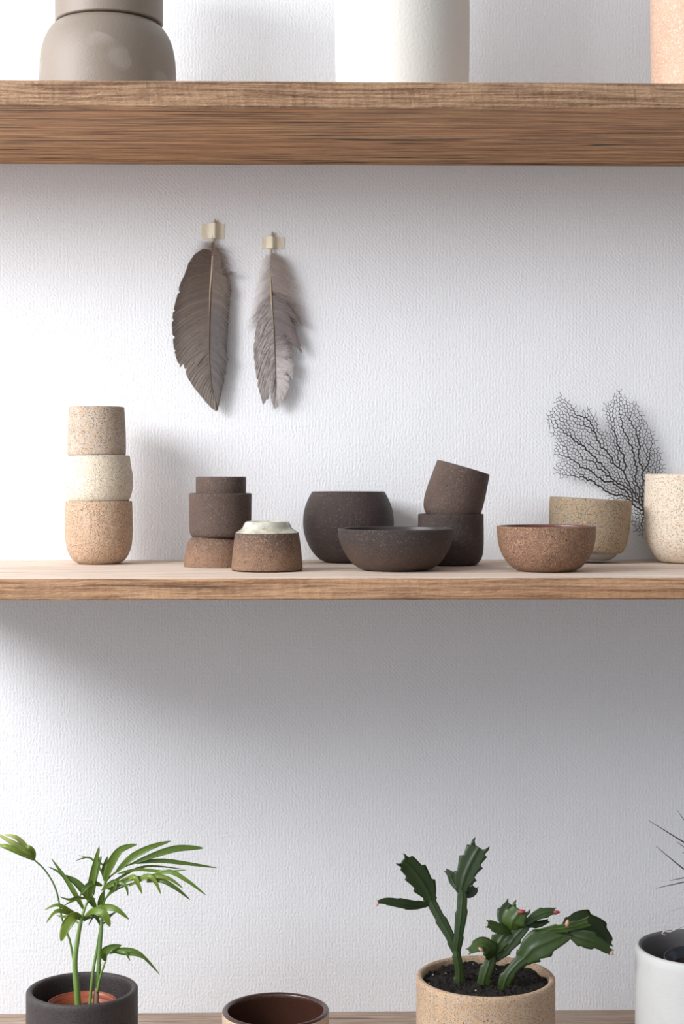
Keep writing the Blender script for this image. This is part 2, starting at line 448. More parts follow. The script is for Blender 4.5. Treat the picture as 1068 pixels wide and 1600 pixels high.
# --- rust bowl
c, s = seat(853, 894.5, 34, Zm)
pot('stoneware_bowl', 'rust-brown speckled bowl with a thin dark red rim, front right of the shelf', 'bowl', c, s,
    [(33, 894.5), (46, 890.5), (59, 881), (70, 864), (75.5, 845), (77, 823)], .0030, [rust, rust_glaze], 12)
# --- tilted sandy bowl
c, s = seat(917, 880.8, 26, Zm)
root = empty('footed_bowl', c)
tag(root, 'sandy ochre speckled bowl with a slightly sloping rim, behind the rust-brown bowl', 'bowl')
pr = catmull(prof_px([(50, 864), (50, 864), (55, 860), (60, 845), (63, 820), (63.5, 783)], s, c.z), 8)
zb = pr[0][1]; pr = [(0, zb), (30*s, zb)]+pr
V, Fc, T = shell(pr, .0034, seed=13)
b1 = mesh('bowl_body', V, Fc, [sand_green, sand_green], parent=root, fmats=T)
pf = prof_px(catmull([(0, 877), (26, 877), (34, 875), (42, 870), (45, 864), (40, 863.8), (0, 863.8)], 6), s, c.z)
V, Fc, T = lathe(pf, [0]*len(pf), seed=2)
tag(mesh('foot', V, Fc, grey_foot, parent=root), 'bare grey clay foot')
root.rotation_euler = (0, math.radians(3.2), 0); root.location.z += .0022
# --- big pale cup at the right edge
c, s = seat(1083, 881.5, 44, Zm)
pot('large_stoneware_cup', 'large pale sand-coloured speckled cup at the right end, cut by the picture edge', 'cup', c, s,
    [(40, 881.5), (54, 876), (66, 862), (73.5, 842), (76, 815), (75.5, 780), (74.5, 742)], .0042, [pale_speck, glaze_in], 14)

# ------------------------------------------------------------------ pottery on the top shelf
ZT = Zt+Tt
taupe = stone_mat('taupe_bare_clay', (.24, .195, .155), (.29, .24, .195), (.10, .075, .06), None, .03, .0, 300, .6, .0003, mott=9)
taupe_spot = None
def taupe_mat():
    k = NT('taupe_clay_with_pale_patches'); c = k.coord()
    col = k.mix(k.noise(c, 9, 4), (.17, .135, .105), (.21, .17, .135))
    v = k.n('ShaderNodeTexVoronoi', i_Vector=k.coord((1, 1, 1.5), loc=(.31, .0, .0)), i_Scale=26.0, feature='SMOOTH_F1')
    r = k.n('ShaderNodeSeparateColor', i_0=v.outputs['Color']).outputs[0]
    on = k.math('MULTIPLY', k.ramp(v.outputs['Distance'], [(.24, 1.), (.42, 0.)]), k.ramp(r, [(.55, 0.), (.60, .38)]))
    col = k.mix(on, col, (.30, .26, .23))
    return k.done(col, .5, k.bump(k.noise(c, 400, 3), 1, .0003), .4)
def tvessel(name, label, cat, px, d, pts, t, mat, z, seed=0, flat=True):
    c = P(px, HY, d); c.z = z
    return pot(name, label, cat, c, d/F, pts, t, mat, seed=seed, flat=flat)
DT = 2.02
base_row = HY-(ZT-CAM.z)/DT*F
tvessel('domed_pot', 'taupe clay pot with rounded shoulders standing on the top shelf under a straight-sided pot', 'pot', 168.5, DT,
    [(0, 40), (76, 40), (76, 40), (81, 42), (90, 51), (99, 68), (104, 90), (106, 115), (106, 150), (104, base_row)], .006, taupe_mat(), ZT, 21, False)
zj = CAM.z+(HY-40)*DT/F
c = P(170.5, HY, DT); c.z = zj+.0006
pot('cylindrical_pot', 'straight-sided taupe clay pot stacked on the domed pot, cut by the top of the picture', 'pot', c, DT/F,
    [(79, 40), (82.4, 38), (83.3, 33), (83.6, 0), (83.5, -60), (81, -110)], .006,
    plain_mat('taupe_satin_clay', (.17, .135, .105), (.21, .17, .135), .5, 9, .0003, 400), seed=22)
vase_white = plain_mat('white_satin_glaze', (.60, .565, .51), (.66, .625, .57), .5, 12, .0004, 260, .4)
tvessel('tall_white_vase', 'large white cylindrical vase standing on the top shelf', 'vase', 628, DT,
    [(99, base_row), (102.5, base_row-6), (104, 127), (105, 60), (105, 0), (104.5, -120), (101, -260)], .006, vase_white, ZT, 23)
pink = stone_mat('pink_terracotta', (.47, .29, .20), (.56, .38, .28), (.50, .32, .22), (.66, .50, .40), .05, .15, 300, .6, .0005, 14)
tvessel('terracotta_jar', 'pinkish terracotta jar at the right end of the top shelf, cut by the picture edge', 'jar', 1112, DT,
    [(84, base_row), (90, base_row-8), (93.5, 128), (95, 60), (95.5, 0), (94, -80), (88, -150)], .006, pink, ZT, 24)

# ------------------------------------------------------------------ pots on the bottom shelf
def lpot(label, px, d, rpx, rim, t, mats, seed, name='plant_pot', cat='pot'):
    c = P(px, HY, d); c.z = Zb; s = d/F
    br = HY+(CAM.z-Zb)/s
    o = pot(name, label, cat, c, s, [(rpx*.95, br), (rpx*.985, br-3), (rpx, br-9), (rpx, br-9), (rpx, (br+rim)/2), (rpx, rim)], t, mats, seed=seed, n=6, wob=.0025)
    return o, c, s
def zof(row, s): return CAM.z+(HY-row)*s
dark_matte = stone_mat('charcoal_brown_stoneware', (.042, .033, .032), (.056, .045, .043), (.02, .016, .015), None, .05, 0, 400, .5, .0004)
pot_dark, cD, sD = lpot('charcoal-brown cylindrical pot holding the small palm', 128.5, 1.98, 86.5, 1547, .0080, dark_matte, 31)
tanpot = stone_mat('fine_tan_stoneware', (.43, .315, .22), (.49, .375, .27), (.13, .08, .055), (.60, .33, .14), .2, .3, 520, .6, .0004)
tanpale = stone_mat('pale_tan_stoneware', (.55, .42, .31), (.60, .47, .36), (.15, .09, .06), (.60, .36, .18), .12, .2, 520, .6, .0004)
brown_glaze = plain_mat('chestnut_interior_glaze', (.038, .015, .010), (.065, .028, .018), .2, 25, .0006, 260, .6)
pot_tan, cC, sC = lpot('sandy tan speckled pot holding the jagged cactus', 758, 1.95, 108, 1527, .0075, tanpot, 32)
RIM = 1
pot_small, cS, sS = lpot('low empty tan pot with a dark brown glazed inside, between the two plants', 430.5, 1.98, 83.5, 1579, .0075, [tanpale, brown_glaze], 33, 'glazed_pot')
RIM = -1
white_p = plain_mat('white_matte_clay', (.47, .465, .44), (.58, .575, .55), .6, 18, .0003, 300)
grey_in = plain_mat('grey_interior', (.12, .115, .115), (.15, .14, .14), .7, 18)
pot_white, cW, sW = lpot('white plant pot at the lower right, cut by the picture edge', 1095, 1.95, 102, 1483, .0085, [white_p, grey_in], 34)

# ------------------------------------------------------------------ strands, leaves, lumps
def tube(pts, rad, seg=8, flat=1.0, caps=True):
    """pts: Vectors; rad: radii"""
    V = []; Fc = []; n = len(pts); prev = None
    for i, p in enumerate(pts):
        t = (pts[min(i+1, n-1)]-pts[max(i-1, 0)]).normalized()
        if prev is None: a = t.cross(Vector((0, 1, 0.01))).normalized()
        else: a = (prev - t*prev.dot(t)).normalized()
        prev = a; b = t.cross(a)
        for k in range(seg):
            an = 2*math.pi*k/seg
            V.append(p+a*math.cos(an)*rad[i]+b*math.sin(an)*rad[i]*flat)
    for i in range(n-1):
        for k in range(seg):
            q = (k+1) % seg
            Fc.append((i*seg+k, i*seg+q, (i+1)*seg+q, (i+1)*seg+k))
    if caps: Fc.append(tuple(range(seg))[::-1]); Fc.append(tuple((n-1)*seg+k for k in range(seg)))
    return V, Fc
def curve3(pts, n=8):
    return [Vector(p) for p in catmull([tuple(p) for p in pts], n)]
def tube_px(pts, d, s, r, name, mat, parent=None, seg=8, n=8, col=None):
    """pts (px, row, depth offset m); r list of radii px at the points"""
    W = [tuple(P(a, b, d+c))+(rr*s,) for (a, b, c), rr in zip(pts, r)]
    cc = catmull(W, n)
    V, Fc = tube([Vector(q[:3]) for q in cc], [max(q[3], 1e-4) for q in cc], seg)
    return V, Fc
class Bag:
    def __init__(s): s.V = []; s.F = []; s.C = []
    def add(s, vf, col=(1, 1, 1)):
        V, Fc = vf[:2]; o = len(s.V)
        s.V += list(V); s.F += [tuple(i+o for i in f) for f in Fc]
        s.C += (vf[2] if len(vf) > 2 else [col]*len(V))
    def build(s, name, mat, parent=None, origin=None, **kw):
        if origin is not None:
            V = [Vector(v)-origin for v in s.V]
        else: V = s.V
        return mesh(name, V, s.F, mat, parent=parent, col=s.C, **kw)
def leaf(pts, width, d, s, twist=0.0, fold=.25, n=9, peak=.42, tint=(1, 1, 1), tip=None, thick=.00035, tipw=0.0):
    """lanceolate leaf along pts (px, row, depth offset); width in px; closed thin blade with a folded midrib"""
    c = curve3([P(a, b, d+q) for a, b, q in pts], n); m = len(c); V = []; Fc = []; C = []
    for i, p in enumerate(c):
        t = i/(m-1)
        tg = (c[min(i+1, m-1)]-c[max(i-1, 0)]).normalized()
        view = (p-CAM).normalized()
        side = tg.cross(view).normalized(); nor = side.cross(tg).normalized()
        a = twist*(1 if not isinstance(twist, tuple) else 1)
        sd = side*math.cos(a)+nor*math.sin(a); nn = nor*math.cos(a)-side*math.sin(a)
        x = t**(math.log(.5)/math.log(peak)) if 0 < t < 1 else t
        hw = width*s*.44*max(.03, (math.sin(math.pi*min(max(x, 0), 1)))**.75, tipw*t)
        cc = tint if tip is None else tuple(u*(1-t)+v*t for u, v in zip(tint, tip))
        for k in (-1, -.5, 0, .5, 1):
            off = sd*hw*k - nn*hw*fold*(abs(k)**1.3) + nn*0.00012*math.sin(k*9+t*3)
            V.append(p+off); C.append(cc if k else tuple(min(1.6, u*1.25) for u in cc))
        for k in (-1, -.5, 0, .5, 1):
            off = sd*hw*k - nn*(hw*fold*(abs(k)**1.3)) - nn*thick*(1-abs(k)*.8)
            V.append(p+off); C.append(cc)
    for i in range(m-1):
        A = i*10; B = A+10
        for k in range(4):
            Fc.append((A+k, A+k+1, B+k+1, B+k)); Fc.append((A+5+k+1, A+5+k, B+5+k, B+5+k+1))
        Fc.append((A+5, A, B, B+5)); Fc.append((A+4, A+9, B+9, B+4))
    return V, Fc, C
def lumpy_disc(c, r, h, n=70, sc=90, seed=0, amp=.004):
    V = [(0, 0, h)]; Fc = []; rows = []
    R = n//2
    for j in range(1, R+1):
        rows.append(len(V))
        for i in range(n):
            a = 2*math.pi*i/n; q = r*j/R
            x, y = q*math.cos(a), q*math.sin(a)
            z = h+amp*(noise.fractal(Vector((x*sc+seed, y*sc, 0)), .8, 2.1, 4))+amp*.4*noise.noise(Vector((x*sc*5, y*sc*5, seed)))
            V.append((x, y, z))
    for i in range(n): Fc.append((0, rows[0]+i, rows[0]+(i+1) % n))
    for j in range(R-1):
        for i in range(n):
            k = (i+1) % n; Fc.append((rows[j]+i, rows[j+1]+i, rows[j+1]+k, rows[j]+k))
    return V, Fc

# ------------------------------------------------------------------ palm in its nursery pot
ter = plain_mat('terracotta_plastic', (.27, .065, .032), (.34, .09, .045), .35, 20)
soil_m = None
def soil_mat(name, a, b, fleck):
    k = NT(name); c = k.coord()
    col = k.mix(k.ramp(k.noise(c, 300, 4, .7), [(.35, 0.), (.7, 1.)]), a, b)
    v = k.n('ShaderNodeTexVoronoi', i_Vector=c, i_Scale=260.0)
    r = k.n('ShaderNodeSeparateColor', i_0=v.outputs['Color']).outputs[0]
    on = k.math('MULTIPLY', k.math('GREATER_THAN', r, .985), k.math('LESS_THAN', v.outputs['Distance'], .35))
    col = k.mix(on, col, fleck)
    return k.done(col, .8, k.bump(k.noise(c, 500, 4, .7), 1, .0015), .3)
soil_m = soil_mat('dark_potting_soil', (.005, .004, .0035), (.022, .015, .012), (.55, .5, .42))
soil_b = soil_mat('brown_potting_soil', (.04, .022, .015), (.12, .07, .045), (.4, .35, .3))
zr = zof(1568, sD); hn = zr-Zb-.0075
c = cD.copy(); c.z = Zb+.0095
pr = [(0, 0), (.034, 0), (.036, .001), (52*sD-.0015, hn-.009), (52*sD, hn-.008), (52*sD+.0012, hn-.0078), (52*sD+.0012, hn)]
V, Fc, T = shell(pr, .0012, seed=3, wob=.001)
tag(mesh('nursery_pot', V, Fc, [ter, ter], loc=c, fmats=T), 'thin orange-red plastic nursery pot set down inside the charcoal pot', 'pot')
V, Fc = lumpy_disc(c, 50*sD, 0, seed=2, amp=.003)
so = mesh('potting_soil', V, Fc, soil_b, loc=(c.x, c.y, zr-.011)); tag(so, 'brown soil in the plastic nursery pot around the palm stems', 'soil', kind='stuff')

leafm = leaf_mat('palm_leaf_green', (.11, .18, .022), (.17, .25, .035), .36, .30)
stemm = leaf_mat('palm_stem_green', (.16, .27, .06), (.22, .34, .09), .4, .05)
D = cD.dot(FW)-CAM.dot(FW)
palm = empty('potted_palm', Vector((cD.x, cD.y, zr-.012)))
tag(palm, 'small green parlour palm with arching fronds, growing in the charcoal pot', 'plant')
PO = palm.location.copy()
def pst(pts, r, name='stem', mat=stemm, col=(1, 1, 1), seg=8):
    b = Bag(); b.add(tube_px(pts, D, sD, r, name, mat, seg=seg), col); return b.build(name, mat, palm, PO)
pst([(122, 1572, 0), (120, 1545, -.002), (117, 1505, -.003), (121, 1470, -.004), (126, 1442, -.005), (132, 1420, -.004), (137, 1408, 0)],
    [5.2, 5.0, 4.2, 3.6, 3.0, 2.0, 1.4])
pst([(116, 1508, -.002), (109, 1470, .004), (98, 1440, .008), (88, 1392, .01), (72, 1362, .01), (54, 1344, .008)], [2, 1.7, 1.5, 1.4, 1.3, 1.3], col=(.5, .62, .55))
pst([(150, 1571, .004), (153, 1530, .004), (156, 1480, .003), (159, 1440, .003), (161, 1405, .002), (164, 1376, 0)], [3.8, 3.6, 3.2, 2.8, 2.3, 1.6], col=(.95, .95, 1))
pst([(140, 1571, -.004), (145, 1520, .0), (152, 1480, .006), (157, 1445, .006)], [2.6, 2.4, 2.0, 1.4], col=(.8, .85, .8))
pst([(149, 1571, .002), (150, 1558, .002), (151, 1544, .001)], [5.2, 4.6, 2.8], name='dry_sheath', mat=plain_mat('dry_stem_brown', (.30, .19, .12), (.40, .27, .18), .7), seg=9)
pst([(152, 1550, 0), (157, 1525, -.006), (165, 1501, -.012)], [2, 1.7, 1.3])
def frond(leaves, ribs=(), name='frond'):
    b = Bag()
    for L in leaves:
        pts, w = L[0], L[1]; kw = L[2] if len(L) > 2 else {}
        b.add(leaf(pts, w, D, sD, **kw))
    for pts, r in ribs: b.add(tube_px(pts, D, sD, r, '', None, seg=6), (.9, .95, .8))
    return b.build(name, leafm, palm, PO)
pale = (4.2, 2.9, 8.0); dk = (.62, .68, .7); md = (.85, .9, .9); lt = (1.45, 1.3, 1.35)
# far left folded pale frond
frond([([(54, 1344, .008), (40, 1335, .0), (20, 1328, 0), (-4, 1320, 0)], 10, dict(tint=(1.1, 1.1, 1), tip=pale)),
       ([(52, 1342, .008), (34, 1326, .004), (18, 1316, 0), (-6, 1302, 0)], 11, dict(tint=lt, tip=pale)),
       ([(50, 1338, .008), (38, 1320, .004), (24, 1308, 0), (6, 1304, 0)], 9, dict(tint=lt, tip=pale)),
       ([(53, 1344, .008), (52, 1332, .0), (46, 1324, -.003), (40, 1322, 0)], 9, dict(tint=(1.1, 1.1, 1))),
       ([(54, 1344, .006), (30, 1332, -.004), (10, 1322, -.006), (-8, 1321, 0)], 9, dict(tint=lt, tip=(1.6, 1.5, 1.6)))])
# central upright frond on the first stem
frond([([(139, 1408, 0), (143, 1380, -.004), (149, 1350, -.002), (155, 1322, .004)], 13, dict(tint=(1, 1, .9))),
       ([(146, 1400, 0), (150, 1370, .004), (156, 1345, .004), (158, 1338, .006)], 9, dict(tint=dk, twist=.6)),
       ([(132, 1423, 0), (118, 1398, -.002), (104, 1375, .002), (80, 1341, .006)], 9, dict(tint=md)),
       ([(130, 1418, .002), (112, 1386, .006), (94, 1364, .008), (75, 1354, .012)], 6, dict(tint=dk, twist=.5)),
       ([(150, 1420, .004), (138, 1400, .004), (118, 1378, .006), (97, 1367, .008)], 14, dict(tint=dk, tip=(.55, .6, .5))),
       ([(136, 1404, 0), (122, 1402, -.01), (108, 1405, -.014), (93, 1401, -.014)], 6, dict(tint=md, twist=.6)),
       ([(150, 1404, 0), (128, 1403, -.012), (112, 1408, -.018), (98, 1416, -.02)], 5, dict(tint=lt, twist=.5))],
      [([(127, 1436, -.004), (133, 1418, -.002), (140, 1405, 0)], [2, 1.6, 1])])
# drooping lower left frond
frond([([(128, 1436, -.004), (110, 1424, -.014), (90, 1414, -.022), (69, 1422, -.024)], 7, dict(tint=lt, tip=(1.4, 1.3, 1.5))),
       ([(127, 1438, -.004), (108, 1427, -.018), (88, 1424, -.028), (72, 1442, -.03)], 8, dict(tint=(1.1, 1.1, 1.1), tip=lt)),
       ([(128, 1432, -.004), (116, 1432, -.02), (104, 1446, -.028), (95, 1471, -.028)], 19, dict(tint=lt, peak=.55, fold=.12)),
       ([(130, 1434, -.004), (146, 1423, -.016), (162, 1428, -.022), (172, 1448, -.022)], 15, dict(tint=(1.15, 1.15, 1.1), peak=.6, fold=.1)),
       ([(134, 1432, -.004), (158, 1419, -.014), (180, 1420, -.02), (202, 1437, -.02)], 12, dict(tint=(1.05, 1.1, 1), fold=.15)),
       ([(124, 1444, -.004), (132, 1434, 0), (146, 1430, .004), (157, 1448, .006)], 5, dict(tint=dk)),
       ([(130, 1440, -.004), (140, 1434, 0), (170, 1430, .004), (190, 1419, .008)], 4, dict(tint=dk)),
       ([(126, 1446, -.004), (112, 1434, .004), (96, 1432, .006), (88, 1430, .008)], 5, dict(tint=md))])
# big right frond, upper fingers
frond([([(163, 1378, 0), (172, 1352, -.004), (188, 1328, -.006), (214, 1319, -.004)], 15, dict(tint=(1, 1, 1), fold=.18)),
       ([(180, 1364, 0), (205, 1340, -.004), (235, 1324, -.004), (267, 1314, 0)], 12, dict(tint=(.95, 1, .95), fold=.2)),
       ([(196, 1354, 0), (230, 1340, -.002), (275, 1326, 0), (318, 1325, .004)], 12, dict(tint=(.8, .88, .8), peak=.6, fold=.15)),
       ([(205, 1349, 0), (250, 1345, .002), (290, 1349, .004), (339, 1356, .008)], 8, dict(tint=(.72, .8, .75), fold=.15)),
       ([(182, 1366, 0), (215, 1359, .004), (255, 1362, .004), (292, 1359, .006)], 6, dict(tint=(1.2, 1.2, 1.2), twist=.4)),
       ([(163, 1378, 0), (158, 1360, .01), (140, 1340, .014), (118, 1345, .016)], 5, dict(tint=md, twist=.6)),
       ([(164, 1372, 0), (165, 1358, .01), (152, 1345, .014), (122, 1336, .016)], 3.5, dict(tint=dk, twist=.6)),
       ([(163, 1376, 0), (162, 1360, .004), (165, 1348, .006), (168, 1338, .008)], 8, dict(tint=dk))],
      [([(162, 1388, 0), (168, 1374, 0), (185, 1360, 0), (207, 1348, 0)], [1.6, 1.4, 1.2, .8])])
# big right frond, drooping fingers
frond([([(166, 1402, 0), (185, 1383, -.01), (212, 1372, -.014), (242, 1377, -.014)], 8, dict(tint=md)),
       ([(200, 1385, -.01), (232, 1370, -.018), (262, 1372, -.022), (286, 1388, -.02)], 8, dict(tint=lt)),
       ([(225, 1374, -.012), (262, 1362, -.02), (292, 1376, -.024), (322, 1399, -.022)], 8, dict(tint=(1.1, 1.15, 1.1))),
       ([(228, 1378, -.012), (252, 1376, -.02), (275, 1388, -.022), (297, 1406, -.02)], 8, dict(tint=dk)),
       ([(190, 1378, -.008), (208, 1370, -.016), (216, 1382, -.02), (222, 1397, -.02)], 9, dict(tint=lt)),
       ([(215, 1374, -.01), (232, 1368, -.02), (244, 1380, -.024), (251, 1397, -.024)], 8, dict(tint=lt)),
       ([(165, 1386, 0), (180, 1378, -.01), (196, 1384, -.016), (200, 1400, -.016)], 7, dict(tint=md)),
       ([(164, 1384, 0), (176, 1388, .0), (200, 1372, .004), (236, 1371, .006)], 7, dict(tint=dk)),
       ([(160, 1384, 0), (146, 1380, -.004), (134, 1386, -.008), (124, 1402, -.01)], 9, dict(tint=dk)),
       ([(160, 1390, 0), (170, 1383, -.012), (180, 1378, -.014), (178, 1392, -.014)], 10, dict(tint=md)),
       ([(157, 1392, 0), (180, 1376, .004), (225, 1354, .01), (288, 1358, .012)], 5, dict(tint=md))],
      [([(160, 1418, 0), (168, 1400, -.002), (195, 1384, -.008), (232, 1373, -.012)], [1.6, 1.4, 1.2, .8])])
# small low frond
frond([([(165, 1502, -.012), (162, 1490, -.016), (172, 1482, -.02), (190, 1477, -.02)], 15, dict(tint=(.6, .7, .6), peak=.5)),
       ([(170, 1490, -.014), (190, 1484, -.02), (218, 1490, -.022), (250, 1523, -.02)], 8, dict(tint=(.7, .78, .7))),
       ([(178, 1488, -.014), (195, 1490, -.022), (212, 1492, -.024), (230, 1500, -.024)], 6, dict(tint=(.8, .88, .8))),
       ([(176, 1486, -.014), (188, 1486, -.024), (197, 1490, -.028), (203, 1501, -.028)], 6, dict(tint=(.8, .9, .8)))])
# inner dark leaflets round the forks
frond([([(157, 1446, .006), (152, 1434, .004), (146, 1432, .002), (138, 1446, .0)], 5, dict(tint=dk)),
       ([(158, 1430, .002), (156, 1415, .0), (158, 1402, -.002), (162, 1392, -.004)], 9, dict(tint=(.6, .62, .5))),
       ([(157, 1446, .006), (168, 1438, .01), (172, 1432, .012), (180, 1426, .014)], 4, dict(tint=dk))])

# ------------------------------------------------------------------ cactus
DC = cC.dot(FW)-CAM.dot(FW)
zs = zof(1534, sC)
V, Fc = lumpy_disc(cC, 108*sC-.0082, 0, n=150, sc=60, seed=9, amp=.0045)
b = Bag(); b.add((V, Fc))
for i in range(150):
    a = random.uniform(0, 2*math.pi); q = (108*sC-.012)*math.sqrt(random.random()); r = random.uniform(.0008, .0026)
    x, y = q*math.cos(a), q*math.sin(a)
    vv = []; ff = []
    for (u, v, wz) in [(1, 0, 0), (-1, 0, 0), (0, 1, 0), (0, -1, 0), (0, 0, 1), (0, 0, -1)]:
        vv.append(Vector((x+u*r*random.uniform(.6, 1.3), y+v*r*random.uniform(.6, 1.3), .002+wz*r*random.uniform(.6, 1.2))))
    ff = [(0, 2, 4), (2, 1, 4), (1, 3, 4), (3, 0, 4), (2, 0, 5), (1, 2, 5), (3, 1, 5), (0, 3, 5)]
    b.add((vv, ff))
so = b.build('potting_soil', soil_m, loc=(cC.x, cC.y, zs), smooth=False); tag(so, 'black crumbly soil filling the tan speckled pot', 'soil', kind='stuff')
cact_m = leaf_mat('cactus_green', (.013, .026, .005), (.024, .043, .008), .46, .03, 200)
cactus = empty('potted_cactus', Vector((cC.x, cC.y, zs-.002)))
tag(cactus, 'dark green jagged-edged holiday cactus growing in the sandy tan pot', 'plant')
CO = cactus.location.copy()
def pad(pts, widths, teeth=3, tooth=.28, twist=0.0, tint=(1, 1, 1), thick=.10, name='stem_segment', seed=0, tipcut=True):
    """flat jointed stem: centre line (px,row,depth), half-width profile px; toothed edges, raised midrib"""
    W = [tuple(P(a, b_, DC+q))+(ww*sC,) for (a, b_, q), ww in zip(pts, widths)]
    cc = catmull(W, 14); m = len(cc); V = []; Fc = []; C = []
    ks = [-1, -.72, -.35, -.1, 0, .1, .35, .72, 1]; K = len(ks)
    rnd = random.Random(seed*17+3); ph = [rnd.random()*.5, rnd.random()*.5+.25]
    for i, q in enumerate(cc):
        p = Vector(q[:3]); hw = q[3]; t = i/(m-1)
        a = Vector(cc[max(i-1, 0)][:3]); bb = Vector(cc[min(i+1, m-1)][:3]); tg = (bb-a).normalized()
        view = (p-CAM).normalized(); side = tg.cross(view).normalized(); nor = side.cross(tg).normalized()
        sd = side*math.cos(twist)+nor*math.sin(twist); nn = nor*math.cos(twist)-side*math.sin(twist)
        env = math.sin(math.pi*min(1, t*1.02+.06))**.3 if teeth else 1
        for face in (1, -1):
            for k in ks:
                kk = k
                if teeth and abs(k) > .3:
                    u = (t*teeth+ph[0 if k < 0 else 1]) % 1.0
                    tt = (u**1.6 if u < .86 else (1-u)/.14)      # slow rise, sudden drop: forward-pointing tooth
                    kk = k*(1+tooth*(tt-.45)*abs(k)**2)
                th_ = hw*thick*(1-k*k*.8)+ (hw*.10 if abs(k) < .05 else 0) + .0004
                bow = hw*.10*k*k
                V.append(p+sd*hw*kk+nn*(-face*th_)-nn*bow*1.0)
                e = 1.0 if abs(k) > .05 else 1.35
                C.append((tint[0]*e, tint[1]*e, tint[2]*e))
    for i in range(m-1):
        A = i*2*K; B = A+2*K
        for k in range(K-1):
            Fc.append((A+k, B+k, B+k+1, A+k+1)); Fc.append((A+K+k, A+K+k+1, B+K+k+1, B+K+k))
        Fc.append((A, A+K, B+K, B)); Fc.append((A+K-1, B+K-1, B+2*K-1, A+2*K-1))
    Fc.append(tuple(range(K))+tuple(range(2*K-1, K-1, -1)))
    A = (m-1)*2*K; Fc.append((tuple(A+k for k in range(K))+tuple(A+k for k in range(2*K-1, K-1, -1)))[::-1])
    b = Bag(); b.V, b.F, b.C = V, Fc, C
    # pointed claws at the tip corners
    if teeth and tipcut:
        p = Vector(cc[-1][:3]); hw = cc[-1][3]; a = Vector(cc[-3][:3]); tg = (p-a).normalized()
        view = (p-CAM).normalized(); side = tg.cross(view).normalized(); nor = side.cross(tg)
        sd = side*math.cos(twist)+nor*math.sin(twist)
        for sg in (-1, 1):
            base = p+sd*sg*hw*.7-tg*hw*.15
            b.add(tube([base, base+tg*hw*.45+sd*sg*hw*.22, base+tg*hw*.85+sd*sg*hw*.22], [hw*.28, hw*.16, hw*.03+.0001], 6), tint)
    return b.build(name, cact_m, cactus, CO)
def bud(px, row, q, r, dirv, mat, name='flower_bud'):
    p = P(px, row, DC+q); dv = (RT*dirv[0]+UP*dirv[1]).normalized(); r *= .8; L = r*sC*3
    V, Fc = tube([p-dv*L*.2, p+dv*L*.15, p+dv*L*.5, p+dv*L*.8, p+dv*L], [r*sC*.5, r*sC*.95, r*sC, r*sC*.6, r*sC*.1], 9)
    b = Bag(); b.add((V, Fc)); o = b.build(name, mat, cactus, CO); return o
redm = plain_mat('dark_red_bud', (.30, .03, .05), (.42, .06, .08), .4)
pinkm = plain_mat('pink_brown_scar', (.50, .24, .18), (.58, .32, .25), .5)
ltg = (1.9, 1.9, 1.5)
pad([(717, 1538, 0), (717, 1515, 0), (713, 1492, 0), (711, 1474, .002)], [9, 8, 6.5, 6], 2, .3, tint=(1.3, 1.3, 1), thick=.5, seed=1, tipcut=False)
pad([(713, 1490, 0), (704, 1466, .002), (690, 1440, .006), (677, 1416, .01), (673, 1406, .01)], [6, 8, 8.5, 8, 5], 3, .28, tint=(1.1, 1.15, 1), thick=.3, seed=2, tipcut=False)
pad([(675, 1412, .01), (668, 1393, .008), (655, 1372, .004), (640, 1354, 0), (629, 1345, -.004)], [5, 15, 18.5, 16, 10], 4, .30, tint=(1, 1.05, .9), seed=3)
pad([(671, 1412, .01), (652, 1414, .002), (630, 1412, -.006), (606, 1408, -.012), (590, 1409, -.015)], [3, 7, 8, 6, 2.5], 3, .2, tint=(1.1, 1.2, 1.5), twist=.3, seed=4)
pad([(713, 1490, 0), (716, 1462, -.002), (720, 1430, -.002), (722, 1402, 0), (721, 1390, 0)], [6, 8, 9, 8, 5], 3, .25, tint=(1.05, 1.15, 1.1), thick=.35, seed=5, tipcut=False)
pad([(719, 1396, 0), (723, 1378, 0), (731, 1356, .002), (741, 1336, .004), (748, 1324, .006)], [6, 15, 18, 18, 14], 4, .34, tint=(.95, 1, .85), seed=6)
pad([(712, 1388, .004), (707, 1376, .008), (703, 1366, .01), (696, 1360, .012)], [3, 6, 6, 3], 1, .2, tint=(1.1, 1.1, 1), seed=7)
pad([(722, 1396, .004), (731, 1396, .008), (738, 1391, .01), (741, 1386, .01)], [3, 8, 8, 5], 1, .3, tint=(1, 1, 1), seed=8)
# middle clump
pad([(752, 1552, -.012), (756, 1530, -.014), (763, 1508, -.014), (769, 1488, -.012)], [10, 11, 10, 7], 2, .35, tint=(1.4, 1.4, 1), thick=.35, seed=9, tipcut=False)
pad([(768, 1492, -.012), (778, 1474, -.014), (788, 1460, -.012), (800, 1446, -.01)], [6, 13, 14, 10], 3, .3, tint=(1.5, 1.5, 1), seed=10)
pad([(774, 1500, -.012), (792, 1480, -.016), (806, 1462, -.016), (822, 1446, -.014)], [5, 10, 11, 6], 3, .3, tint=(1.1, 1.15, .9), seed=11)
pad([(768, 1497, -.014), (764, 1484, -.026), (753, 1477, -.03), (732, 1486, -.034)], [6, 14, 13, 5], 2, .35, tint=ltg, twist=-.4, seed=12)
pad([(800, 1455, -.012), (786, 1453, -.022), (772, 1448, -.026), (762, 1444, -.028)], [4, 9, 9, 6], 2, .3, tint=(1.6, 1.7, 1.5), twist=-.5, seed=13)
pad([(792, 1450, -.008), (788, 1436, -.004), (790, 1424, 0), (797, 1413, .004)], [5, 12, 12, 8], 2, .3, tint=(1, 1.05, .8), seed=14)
pad([(797, 1454, -.012), (800, 1440, -.014), (807, 1430, -.014), (812, 1422, -.014)], [8, 17, 18, 14], 1, .25, tint=(2.2, 2.2, 1.3), thick=.3, seed=15)
